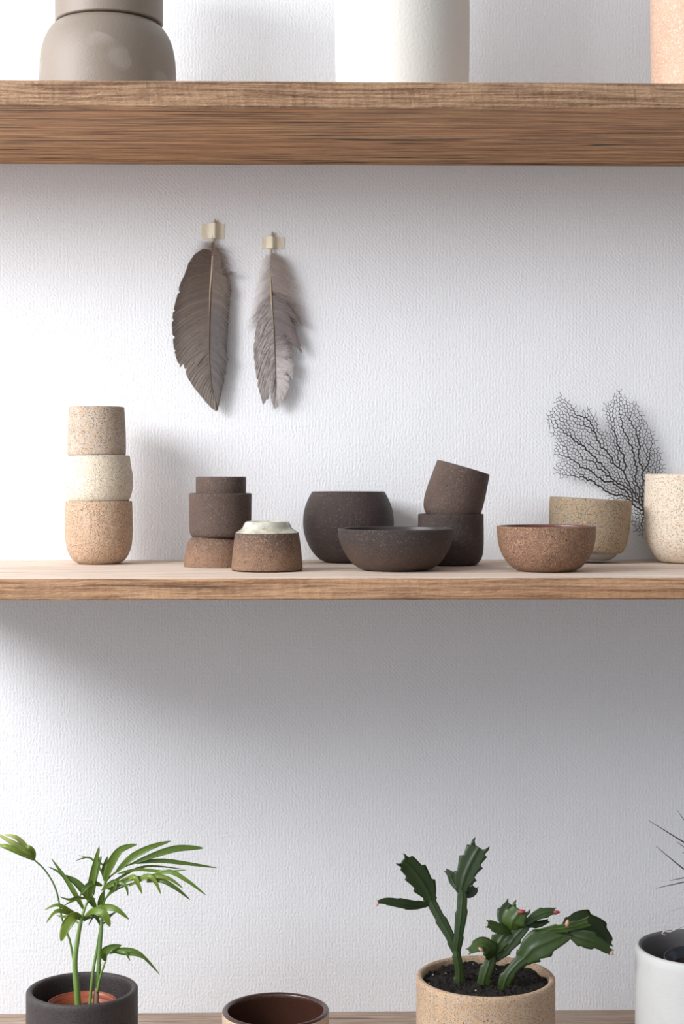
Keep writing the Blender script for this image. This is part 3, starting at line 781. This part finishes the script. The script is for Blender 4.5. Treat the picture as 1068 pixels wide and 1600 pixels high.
pad([(815, 1448, -.01), (832, 1434, -.008), (850, 1426, -.006), (866, 1424, -.004)], [3, 7, 8, 5], 2, .3, tint=(1.5, 1.6, 1.2), seed=16)
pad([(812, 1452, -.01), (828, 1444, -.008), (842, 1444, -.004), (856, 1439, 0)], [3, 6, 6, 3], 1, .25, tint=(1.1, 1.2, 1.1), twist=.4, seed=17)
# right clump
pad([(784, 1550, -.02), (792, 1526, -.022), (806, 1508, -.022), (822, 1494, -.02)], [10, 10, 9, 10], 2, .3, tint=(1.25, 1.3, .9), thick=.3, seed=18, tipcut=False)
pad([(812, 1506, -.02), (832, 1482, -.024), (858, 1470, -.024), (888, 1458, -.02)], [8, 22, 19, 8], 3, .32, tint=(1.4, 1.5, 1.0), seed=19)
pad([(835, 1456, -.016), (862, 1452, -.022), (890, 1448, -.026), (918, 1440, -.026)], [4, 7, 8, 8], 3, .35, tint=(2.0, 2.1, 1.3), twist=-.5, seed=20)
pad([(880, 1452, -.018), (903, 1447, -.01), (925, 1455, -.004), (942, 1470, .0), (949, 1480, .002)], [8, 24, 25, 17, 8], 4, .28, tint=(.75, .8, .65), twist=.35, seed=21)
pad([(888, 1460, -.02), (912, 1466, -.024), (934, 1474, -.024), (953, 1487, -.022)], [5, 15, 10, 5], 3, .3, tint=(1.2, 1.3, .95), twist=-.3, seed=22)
bud(866, 1425, -.005, 3.6, (1, -.05), redm); bud(811, 1425, -.02, 4, (1, .2), redm)
bud(885, 1446, -.034, 4, (.2, 1), pinkm, 'stem_scar'); bud(590, 1411, -.016, 2.6, (-.5, -1), pinkm, 'stem_scar')
bud(954, 1487, -.022, 3, (.6, -1), pinkm, 'stem_scar'); bud(753, 1486, -.036, 3.4, (-.3, .3), pinkm, 'stem_scar')

# ------------------------------------------------------------------ spiky plant in the white pot
DW = cW.dot(FW)-CAM.dot(FW)
spm = plain_mat('dry_brown_spine', (.06, .045, .04), (.12, .09, .075), .5)
inner_m = plain_mat('glossy_slate_plastic', (.03, .035, .045), (.05, .055, .07), .2, 20)
cin = cW.copy()+RT*.012; cin.z = Zb+.0098
hin = zof(1493, sW)-cin.z-.004
pr = [(0, 0), (.040, 0), (.042, .002), (.053, hin-.006), (.056, hin-.005), (.057, hin)]
V, Fc, T = shell(pr, .0016, seed=5, wob=.001)
tag(mesh('nursery_pot', V, Fc, [inner_m, inner_m], loc=cin, fmats=T), 'dark slate plastic nursery pot inside the white pot', 'pot')
V, Fc = lumpy_disc(cin, .053, 0, seed=12, amp=.003)
so = mesh('potting_soil', V, Fc, soil_m, loc=(cin.x, cin.y, cin.z+hin-.012)); tag(so, 'dark soil in the slate nursery pot inside the white pot', 'soil', kind='stuff')
spiky = empty('spiky_plant', Vector((cin.x, cin.y, cin.z+hin-.014)))
tag(spiky, 'thin dry needle-leaved plant in the white pot, only its spines in view', 'plant')
SO = spiky.location.copy()
def spine(pts, r, name='spine', mat=None):
    b = Bag(); b.add(tube_px(pts, DW, sW, r, '', None, seg=6)); return b.build(name, mat or spm, spiky, SO)
bx = (SO-CAM).dot(RT)/DW*F+534
spine([(bx, 1484, 0), (1112, 1430, 0), (1120, 1380, 0), (1122, 1300, .002)], [3.5, 3, 3, 2], 'stem')
for q in [[(1120, 1345, 0), (1068, 1316, -.01), (1013, 1282, -.02)], [(1122, 1345, 0), (1090, 1311, -.004), (1058, 1267, -.01)],
          [(1120, 1352, 0), (1090, 1338, .01), (1056, 1315, .02)], [(1118, 1392, 0), (1068, 1358, -.01), (1024, 1322, -.02)],
          [(1120, 1362, 0), (1085, 1368, -.004), (1046, 1376, -.01)], [(1120, 1368, 0), (1074, 1377, .006), (1024, 1388, .01)],
          [(1120, 1372, 0), (1095, 1382, .0), (1066, 1390, .0)], [(1120, 1330, 0), (1095, 1340, 0), (1065, 1332, .0)],
          [(1120, 1330, 0), (1150, 1300, .0), (1190, 1280, .0)], [(1120, 1350, 0), (1160, 1350, .0), (1210, 1340, .0)],
          [(1120, 1370, 0), (1150, 1390, .0), (1200, 1400, .0)], [(1120, 1320, 0), (1130, 1280, .0), (1128, 1240, .0)]]:
    spine(q, [1.2, 1.1, .35])
paler = plain_mat('pale_dry_stem', (.40, .38, .36), (.50, .47, .44), .6)
spine([(1112, 1430, 0), (1085, 1416, 0), (1062, 1419, 0), (1041, 1427, 0)], [.6, .6, .6, .3], 'dry_strand', paler)
spine([(1110, 1440, 0), (1080, 1443, 0), (1060, 1450, 0), (1046, 1456, 0), (1038, 1455, 0), (1034, 1459, 0), (1040, 1461, 0)], [1, 1.2, 1.2, 1.1, 1, .8, .6], 'dry_strand', paler)
spine([(1042, 1456, 0), (1046, 1468, .0), (1051, 1476, 0), (1054, 1482, 0)], [1, .9, .8, .5], 'dry_strand')

# ------------------------------------------------------------------ feathers
def WP(px, py, off):
    """point in front of the wall by off metres, seen at (px, py)"""
    d = (WALL-off)/(FW.y+RT.y*(px-534)/F)
    return P(px, py, d)
def polyat(pl, t):
    L = [0]
    for a, b_ in zip(pl, pl[1:]): L.append(L[-1]+math.hypot(b_[0]-a[0], b_[1]-a[1]))
    x = t*L[-1]
    for i in range(len(pl)-1):
        if x <= L[i+1] or i == len(pl)-2:
            u = (x-L[i])/max(1e-9, L[i+1]-L[i]); return tuple(a+(b_-a)*u for a, b_ in zip(pl[i], pl[i+1]))
def feather_mat(name, rough=.6):
    k = NT(name)
    at = k.n('ShaderNodeAttribute', attribute_name='Col').outputs[0]
    k.done(at, rough, None, .3)
    tr = k.n('ShaderNodeBsdfTranslucent', i_Color=at); ms = k.n('ShaderNodeMixShader', i_0=.25)
    k.t.links.new(k.b.outputs[0], ms.inputs[1]); k.t.links.new(tr.outputs[0], ms.inputs[2]); k.t.links.new(ms.outputs[0], k.t.nodes['Material Output'].inputs[0])
    return k.m
fm = feather_mat('feather_barbs'); quill_m = plain_mat('horn_quill', (.50, .38, .25), (.62, .50, .36), .35, 40)
quill_dark = plain_mat('grey_brown_shaft', (.22, .15, .11), (.30, .22, .17), .4, 40)
def vane(rach, edge, n, lift, colf, offf, root, name, O, jit=.8, wpx=1.0, sub=7, cut=None):
    b = Bag(); rnd = random.Random(len(edge)*31+n)
    for i in range(n):
        t = (i+.5)/n
        a = polyat(rach, t*.90); e = polyat(edge, t**.84)
        j = rnd.gauss(0, jit*.35); k = rnd.gauss(0, jit*.5)
        if cut: e = cut(t, e, a)
        ex, ey = e[0]+j*.4, e[1]+k
        dx, dy = ex-a[0], ey-a[1]; L = math.hypot(dx, dy)
        pts = []
        for s_ in range(sub+1):
            u = s_/sub
            # barb leaves the shaft at an angle and sweeps toward the tip
            x = a[0]+dx*(u+.10*math.sin(math.pi*u)); y = a[1]+dy*(u**1.25)
            pts.append((x, y, offf(t, a[1])+lift*math.sin(u*1.9)+rnd.gauss(0, .00012)+.0004*math.sin(i*.9)*u))
        V = []; C = []
        br = (1+rnd.gauss(0, .06))*(1+.28*noise.noise(Vector((i*.09*320/n, n*.1, len(edge)))))
        for s_, (x, y, o) in enumerate(pts):
            u = s_/sub
            w = wpx*(1-.45*u**4)
            c_ = [q*br for q in colf(t, u, x, y)]
            q0 = pts[max(s_-1, 0)]; q1 = pts[min(s_+1, sub)]; tx, ty = q1[0]-q0[0], q1[1]-q0[1]; tl = math.hypot(tx, ty)+1e-9
            hx, hy = -ty/tl*w, tx/tl*w
            if hy < 0: hx, hy = -hx, -hy
            p0 = WP(x-hx, y-hy, o); p1 = WP(x+hx, y+hy, o-.00008)
            V += [p0, p1]; C += [c_, [q*.92 for q in c_]]
        Fc = [(2*s_, 2*s_+2, 2*s_+3, 2*s_+1) for s_ in range(sub)]
        b.add((V, Fc, C))
    return b.build(name, fm, root, O, smooth=False)
def lerp(a, b_, t): return tuple(x+(y-x)*t for x, y in zip(a, b_))
def sstep(a, b_, x): x = min(1, max(0, (x-a)/(b_-a))); return x*x*(3-2*x)
def down(root, O, n, origin, target, col, name, curl=6, off=.006, seed=3, r=.00012, soft=.010):
    b = Bag(); rnd = random.Random(seed)
    for i in range(n):
        t = rnd.random()
        a = polyat(origin, t); e = polyat(target, min(1, max(0, t+rnd.gauss(0, .05))))
        k = .35+.65*rnd.random()**.6
        ex = a[0]+(e[0]-a[0])*k; ey = a[1]+(e[1]-a[1])*k
        mx, my = (a[0]+ex)/2+rnd.gauss(0, curl*.6), (a[1]+ey)/2+rnd.gauss(0, curl*.5)
        z0 = off; z1 = off+rnd.gauss(0, soft*.4)
        pts = [WP(*a, z0), WP(mx, my, max(.002, (z0+z1)/2+rnd.gauss(0, .001))), WP(ex+rnd.gauss(0, 2), ey+rnd.gauss(0, 2), max(.002, z1))]
        cc = curve3(pts, 4); f = 1+rnd.gauss(0, .12)
        b.add(tube(cc, [r*(1.2-.9*q/(len(cc)-1)) for q in range(len(cc))], 3, caps=False), tuple(q*f for q in col))
    return b.build(name, fm, root, O, smooth=False)

def shaft(V, Fc, seg, i0, i1, root, O):
    C = []
    for k in range(len(V)):
        u = sstep(i0, i1, k//seg); C.append(lerp((.60, .47, .33), (.16, .11, .085), u))
    b = Bag(); b.add((V, Fc, C)); b.build('quill', fm, root, O)
# first feather: broad brown
f1 = WP(333, 352, .004); fe1 = empty('feather', f1)
tag(fe1, 'broad smooth brown feather taped to the wall, left of the pair', 'feather')
off1 = lambda t, y: .004+.009*sstep(345, 520, y)
R1 = [(332.5, 392), (331, 420), (328.5, 450), (327.5, 480), (326.8, 510), (326.5, 540), (327, 565), (329, 590), (333, 615), (338, 642)]
L1 = [(318, 388), (303, 398), (294, 412), (288, 430), (281, 445), (276, 465), (271, 484), (268.5, 500), (269.5, 525), (272, 548), (276, 562), (281, 574),
      (286.5, 566), (288, 577), (294, 592), (304, 607), (318, 624), (330, 637), (338, 643)]
def nicks(lst):
    def f(t, e, a):
        for t0, w_, dp in lst:
            if t0-w_ < t < t0:            # slow run-in, sudden end: barbs have parted
                k = dp*((t-t0+w_)/w_)**2
                return (e[0]+(a[0]-e[0])*k, e[1]+(a[1]-e[1])*k*.3)
        return e
    return f
cut1 = nicks([(.22, .03, .12), (.31, .02, .16), (.36, .03, .10), (.45, .03, .14), (.52, .02, .10), (.60, .02, .08), (.70, .025, .45)])
cut1b = nicks([(.10, .03, .3), (.18, .02, .2), (.27, .03, .2), (.66, .03, .35), (.78, .04, .3)])
cut2 = nicks([(.2, .05, .3), (.35, .04, .25), (.5, .05, .2), (.74, .05, .35)]); cut2b = nicks([(.60, .05, .4), (.80, .05, .3)])
def col1(t, u, x, y):
    c0 = lerp((.16, .115, .09), (.29, .24, .205), sstep(400, 610, y))
    edge = sstep(.55, 1, u)*(1-sstep(520, 590, y))
    c0 = lerp(c0, (.085, .055, .045), edge*.8)
    return lerp(c0, (.17, .13, .11), .3*math.sin(y*.35+u*4)**2)
vane(R1, L1, 320, .0045, col1, off1, fe1, 'vane', f1, jit=.8, wpx=1.3, cut=cut1)
E1 = [(338, 385), (345, 396), (348, 410), (353, 425), (358, 440), (361, 452), (359, 470), (357, 490), (356, 510), (355, 530), (353.5, 548), (355, 560), (358, 566),
      (353, 568), (352.5, 582), (349, 598), (346, 612), (342, 630), (339, 642)]
def col1b(t, u, x, y):
    c0 = lerp((.22, .165, .13), (.14, .12, .112), sstep(430, 520, y)); c0 = lerp(c0, (.20, .175, .16), sstep(590, 640, y))
    return lerp(c0, (.10, .075, .065), .5*sstep(.6, 1, u))
vane(R1, E1, 320, .003, col1b, off1, fe1, 'vane', f1, jit=1.1, wpx=1.3, cut=cut1b)
down(fe1, f1, 120, [(334, 378), (333, 400)], [(312, 378), (298, 396)], (.34, .23, .19), 'down', 4, .008, 5)
down(fe1, f1, 300, [(334, 380), (331, 440)], [(354, 386), (366, 430), (362, 470)], (.42, .34, .30), 'down', 4, .009, 6)
down(fe1, f1, 34, [(345, 424), (348, 430)], [(370, 416), (374, 428)], (.22, .16, .13), 'down', 3, .012, 8)
cc = curve3([WP(336, 343, .0032), WP(334, 360, .0036), WP(333, 380, .005)]+[WP(x, y, off1(0, y)+.0006) for x, y in R1[1:]], 6)
q = [.0016]*6+[.0021]*8; rr = [(.0021 if i < 14 else .0021*(1-(i-14)/(len(cc)-14))**.8*.55+.00012) for i in range(len(cc))]
rr[0] = .0009; rr[1] = .0015
V, Fc = tube(cc, rr, 8, .9); shaft(V, Fc, 8, 22, 34, fe1, f1)

# second feather: narrow grey, downy
f2 = WP(426, 378, .004); fe2 = empty('feather', f2)
tag(fe2, 'narrower greyish downy feather with split edges taped to the wall, right of the pair', 'feather')
off2 = lambda t, y: .004+.010*sstep(365, 500, y)
R2 = [(423.5, 462), (425, 485), (427, 510), (428.5, 535), (429.5, 560), (430.5, 590), (431, 612), (431, 632)]
L2 = [(404, 486), (402, 505), (398, 525), (396, 545), (397, 565), (400, 585), (403, 604), (408, 622), (411, 633), (416, 624), (424, 611), (423, 622), (427, 634), (430, 640)]
def col2(t, u, x, y):
    m = noise.noise(Vector((x*.8, y*.8, 0)))+.5*noise.noise(Vector((x*2, y*2, 3)))
    c0 = lerp((.24, .19, .17), (.60, .55, .52), .5+.9*m)
    return lerp(c0, (.45, .42, .40), .5*sstep(600, 638, y))
vane(R2, L2, 190, .003, col2, off2, fe2, 'vane', f2, jit=1.8, wpx=1.0, cut=cut2)
E2 = [(452, 478), (462, 494), (472, 508), (450, 490), (462, 515), (472, 552), (444, 522), (456, 545), (459, 570), (457, 592), (452, 575), (452, 604), (446, 618), (440, 628), (434, 636), (431, 638)]
def col2b(t, u, x, y):
    c0 = lerp((.20, .165, .155), (.50, .455, .43), sstep(520, 580, y))
    return lerp(c0, (.15, .11, .10), .6*sstep(.5, 1, u)*(1-sstep(540, 600, y)))
vane(R2, E2, 190, .003, col2b, off2, fe2, 'vane', f2, jit=1.6, wpx=1.0, cut=cut2b)
down(fe2, f2, 950, [(423, 394), (422, 480)], [(446, 408), (470, 450), (483, 515)], (.60, .51, .46), 'down', 5, .010, 15)
down(fe2, f2, 600, [(425, 394), (424, 480)], [(407, 408), (396, 450), (382, 525)], (.85, .79, .75), 'down', 5, .010, 16)
down(fe2, f2, 260, [(424, 455), (426, 500)], [(470, 470), (474, 510)], (.24, .19, .165), 'down', 4, .011, 17)
down(fe2, f2, 90, [(424, 460), (425, 490)], [(392, 496), (386, 522)], (.42, .36, .33), 'down', 3, .011, 18)
cc = curve3([WP(425.5, 362, .0032), WP(424.5, 380, .0036), WP(423, 398, .006), WP(422.5, 430, off2(0, 430)+.001)]+[WP(x, y, off2(0, y)+.0006) for x, y in R2], 6)
rr = [(.0017 if i < 16 else .0017*(1-(i-16)/(len(cc)-16))**.8*.5+.00012) for i in range(len(cc))]; rr[0] = .0008; rr[1] = .0012
V, Fc = tube(cc, rr, 8, .9); shaft(V, Fc, 8, 26, 40, fe2, f2)

# tape strips
def tape_mat():
    k = NT('cream_paper_tape'); c = k.coord()
    k.done(k.mix(k.noise(c, 120, 3), (.84, .75, .56), (.90, .82, .66)), .45, k.bump(k.noise(c, 150, 3), 1, .0006), .4)
    k.b.inputs['Alpha'].default_value = .78
    return k.m
tm = tape_mat()
def tape(label, x0, x1, y0, y1, qx, seed):
    nx, ny = 26, 10; V = []; Fc = []
    rnd = random.Random(seed)
    edge = [rnd.gauss(0, .5) for _ in range(ny+1)]
    for layer in (0, 1):
        for j in range(ny+1):
            for i in range(nx+1):
                u = i/nx; x = x0+(x1-x0)*u; y = y0+(y1-y0)*j/ny
                if i in (0, nx): x += edge[j]
                h = .0006+.0062*math.exp(-((x-qx)/5.5)**2)+.0010*abs(noise.noise(Vector((x*.25, y*.2, seed))))
                V.append(WP(x, y+.8*math.sin(u*7+seed), h-layer*.00018))
    N = (nx+1)*(ny+1)
    for j in range(ny):
        for i in range(nx):
            a = j*(nx+1)+i; b_ = a+nx+1
            Fc.append((a, b_, b_+1, a+1)); Fc.append((a+N, a+1+N, b_+1+N, b_+N))
    O = WP(qx, (y0+y1)/2, 0)
    o = mesh('tape_strip', [v-O for v in V], Fc, tm, loc=O); return tag(o, label, 'tape')
tape('cream tape strip holding the quill of the broad brown feather', 314.5, 350, 349, 373, 335, 1)
tape('cream tape strip holding the quill of the downy grey feather', 409, 444, 370, 388.5, 425, 2)

# ------------------------------------------------------------------ sea fan
def sea_fan():
    out = [(1006, 842), (994, 832), (984, 820), (982, 806), (978, 795), (986, 787), (972, 784), (955, 782), (948, 772), (935, 764), (924, 754), (905, 749),
           (897, 745), (886, 750), (872, 745), (862, 735), (868, 727), (872, 716), (862, 706), (869, 692), (862, 676), (851, 652), (859, 641), (868, 626), (871, 614),
           (884, 622), (898, 634), (906, 650), (916, 633), (926, 645), (935, 656), (934, 670), (941, 676), (950, 668), (945, 654), (944, 636), (955, 620), (968, 610),
           (975, 617), (990, 628), (1004, 645), (1015, 665), (1026, 690), (1034, 712), (1038, 735), (1032, 765), (1022, 800)]
    def inside(x, y):
        c = False; n = len(out)
        for i in range(n):
            x1, y1 = out[i]; x2, y2 = out[(i+1) % n]
            if (y1 > y) != (y2 > y) and x < (x2-x1)*(y-y1)/(y2-y1)+x1: c = not c
        return c
    rnd = random.Random(5); pts = []
    tries = 0
    while tries < 90000 and len(pts) < 3200:
        tries += 1
        x = rnd.uniform(835, 1060); y = rnd.uniform(595, 860)
        near = 4.3 if inside(x, y) else 8
        dr = math.hypot(x-1006, y-800)
        ux, uy = (x-1006)/(dr+1e-6), (y-800)/(dr+1e-6)
        ok = True
        for (a, b_) in pts:
            dx, dy = a-x, b_-y
            al = dx*ux+dy*uy; ac = -dx*uy+dy*ux
            if (al/1.35)**2+(ac*1.15)**2 < near*near*.80: ok = False; break
        if ok: pts.append((x, y))
    res = delaunay_2d_cdt([Vector(p) for p in pts], [], [], 0, 0.0001)
    vs, tris = res[0], res[2]
    cen = []; emap = {}
    for ti, t in enumerate(tris):
        A, B, C_ = (vs[i] for i in t)
        d = 2*(A.x*(B.y-C_.y)+B.x*(C_.y-A.y)+C_.x*(A.y-B.y))
        if abs(d) < 1e-6: cc = (A+B+C_)/3
        else:
            ux = ((A.length_squared)*(B.y-C_.y)+(B.length_squared)*(C_.y-A.y)+(C_.length_squared)*(A.y-B.y))/d
            uy = ((A.length_squared)*(C_.x-B.x)+(B.length_squared)*(A.x-C_.x)+(C_.length_squared)*(B.x-A.x))/d
            cc = Vector((ux, uy))
        cc = cc*.6+(A+B+C_)/3*.4
        cen.append((cc.x, cc.y))
        for i in range(3):
            e = tuple(sorted((t[i], t[(i+1) % 3]))); emap.setdefault(e, []).append(ti)
    adj = {}
    for e, ts in emap.items():
        if len(ts) == 2:
            a, b_ = ts
            if inside(*cen[a]) or inside(*cen[b_]):
                if not (inside(*cen[a]) and inside(*cen[b_])) and rnd.random() < .45: continue
                L = math.dist(cen[a], cen[b_])
                if L < 16:
                    adj.setdefault(a, {})[b_] = L; adj.setdefault(b_, {})[a] = L
    root = min(adj, key=lambda i: math.dist(cen[i], (1008, 806)))
    import heapq
    dist = {root: 0}; par = {}; pq = [(0, root)]
    cost = {}
    while pq:
        d, u = heapq.heappop(pq)
        if d > dist[u]: continue
        for v, L in adj[u].items():
            k = (min(u, v), max(u, v))
            if k not in cost:
                mx, my = (cen[u][0]+cen[v][0])/2, (cen[u][1]+cen[v][1])/2
                rx, ry = mx-1006, my-800; rl = math.hypot(rx, ry)+1e-6
                al = abs((cen[u][0]-cen[v][0])*rx+(cen[u][1]-cen[v][1])*ry)/(rl*L+1e-9)
                cost[k] = L*(1.25-.45*al)*rnd.uniform(.85, 1.1)
            nd = d+cost[k]
            if nd < dist.get(v, 1e9): dist[v] = nd; par[v] = u; heapq.heappush(pq, (nd, v))
    flow = {}
    for v in dist:
        u = v
        while u in par:
            k = (min(u, par[u]), max(u, par[u])); flow[k] = flow.get(k, 0)+1; u = par[u]
    def pos(i):
        x, y = cen[i]
        q = .013+.006*math.sin((x-850)*.02)+.003*noise.noise(Vector((x*.02, y*.02, 0)))
        p = WP(x, y, q); return p
    O = WP(1034, 870, .012)
    net = Bag(); br = Bag(); done = set()
    for a in adj:
        if a not in dist: continue
        for b_ in adj[a]:
            k = (min(a, b_), max(a, b_))
            if k in done: continue
            done.add(k)
            f = flow.get(k, 0); r = .00027+.000042*min(f, 80)**.70
            pa, pb = pos(a), pos(b_)
            m = (pa+pb)/2+Vector((rnd.gauss(0, .0004), 0, rnd.gauss(0, .0004)))
            (br if f > 18 else net).add(tube([pa, m, pb], [r, r*.95, r], 5 if f > 18 else 4, caps=False))
    rt = empty('sea_fan', O)
    tag(rt, 'dried black sea fan with lacy mesh leaning by the wall behind the large pale cup', 'sea fan')
    fanm = plain_mat('black_coral', (.018, .013, .013), (.035, .025, .024), .6, 40)
    # short trunk down to the shelf behind the cup
    tr = tube(curve3([pos(root), WP(1016, 820, .012), WP(1028, 845, .012), Vector((WP(1034, 870, .012).x, WP(1034, 870, .012).y, Zm+.0004))], 6),
              [.0014]*6+[.0018]*6+[.0022]*6+[.003], 8)
    br.add(tr)
    net.build('mesh_web', fanm, rt, O); br.build('branch', fanm, rt, O)
sea_fan()

# ------------------------------------------------------------------ repeats
for o in COL.objects:
    if o.parent or o.type not in {'MESH', 'EMPTY'} or 'label' not in o: continue
    b_ = o.name.split('.')[0]
    g = {'stoneware_cup': 'stoneware cups on the middle shelf', 'wooden_shelf': 'timber shelves on the wall', 'plant_pot': 'plant pots on the bottom shelf',
         'nursery_pot': 'plastic nursery pots inside the plant pots', 'feather': 'feathers taped to the wall', 'tape_strip': 'tape strips on the wall'}.get(b_)
    if g: o['group'] = g
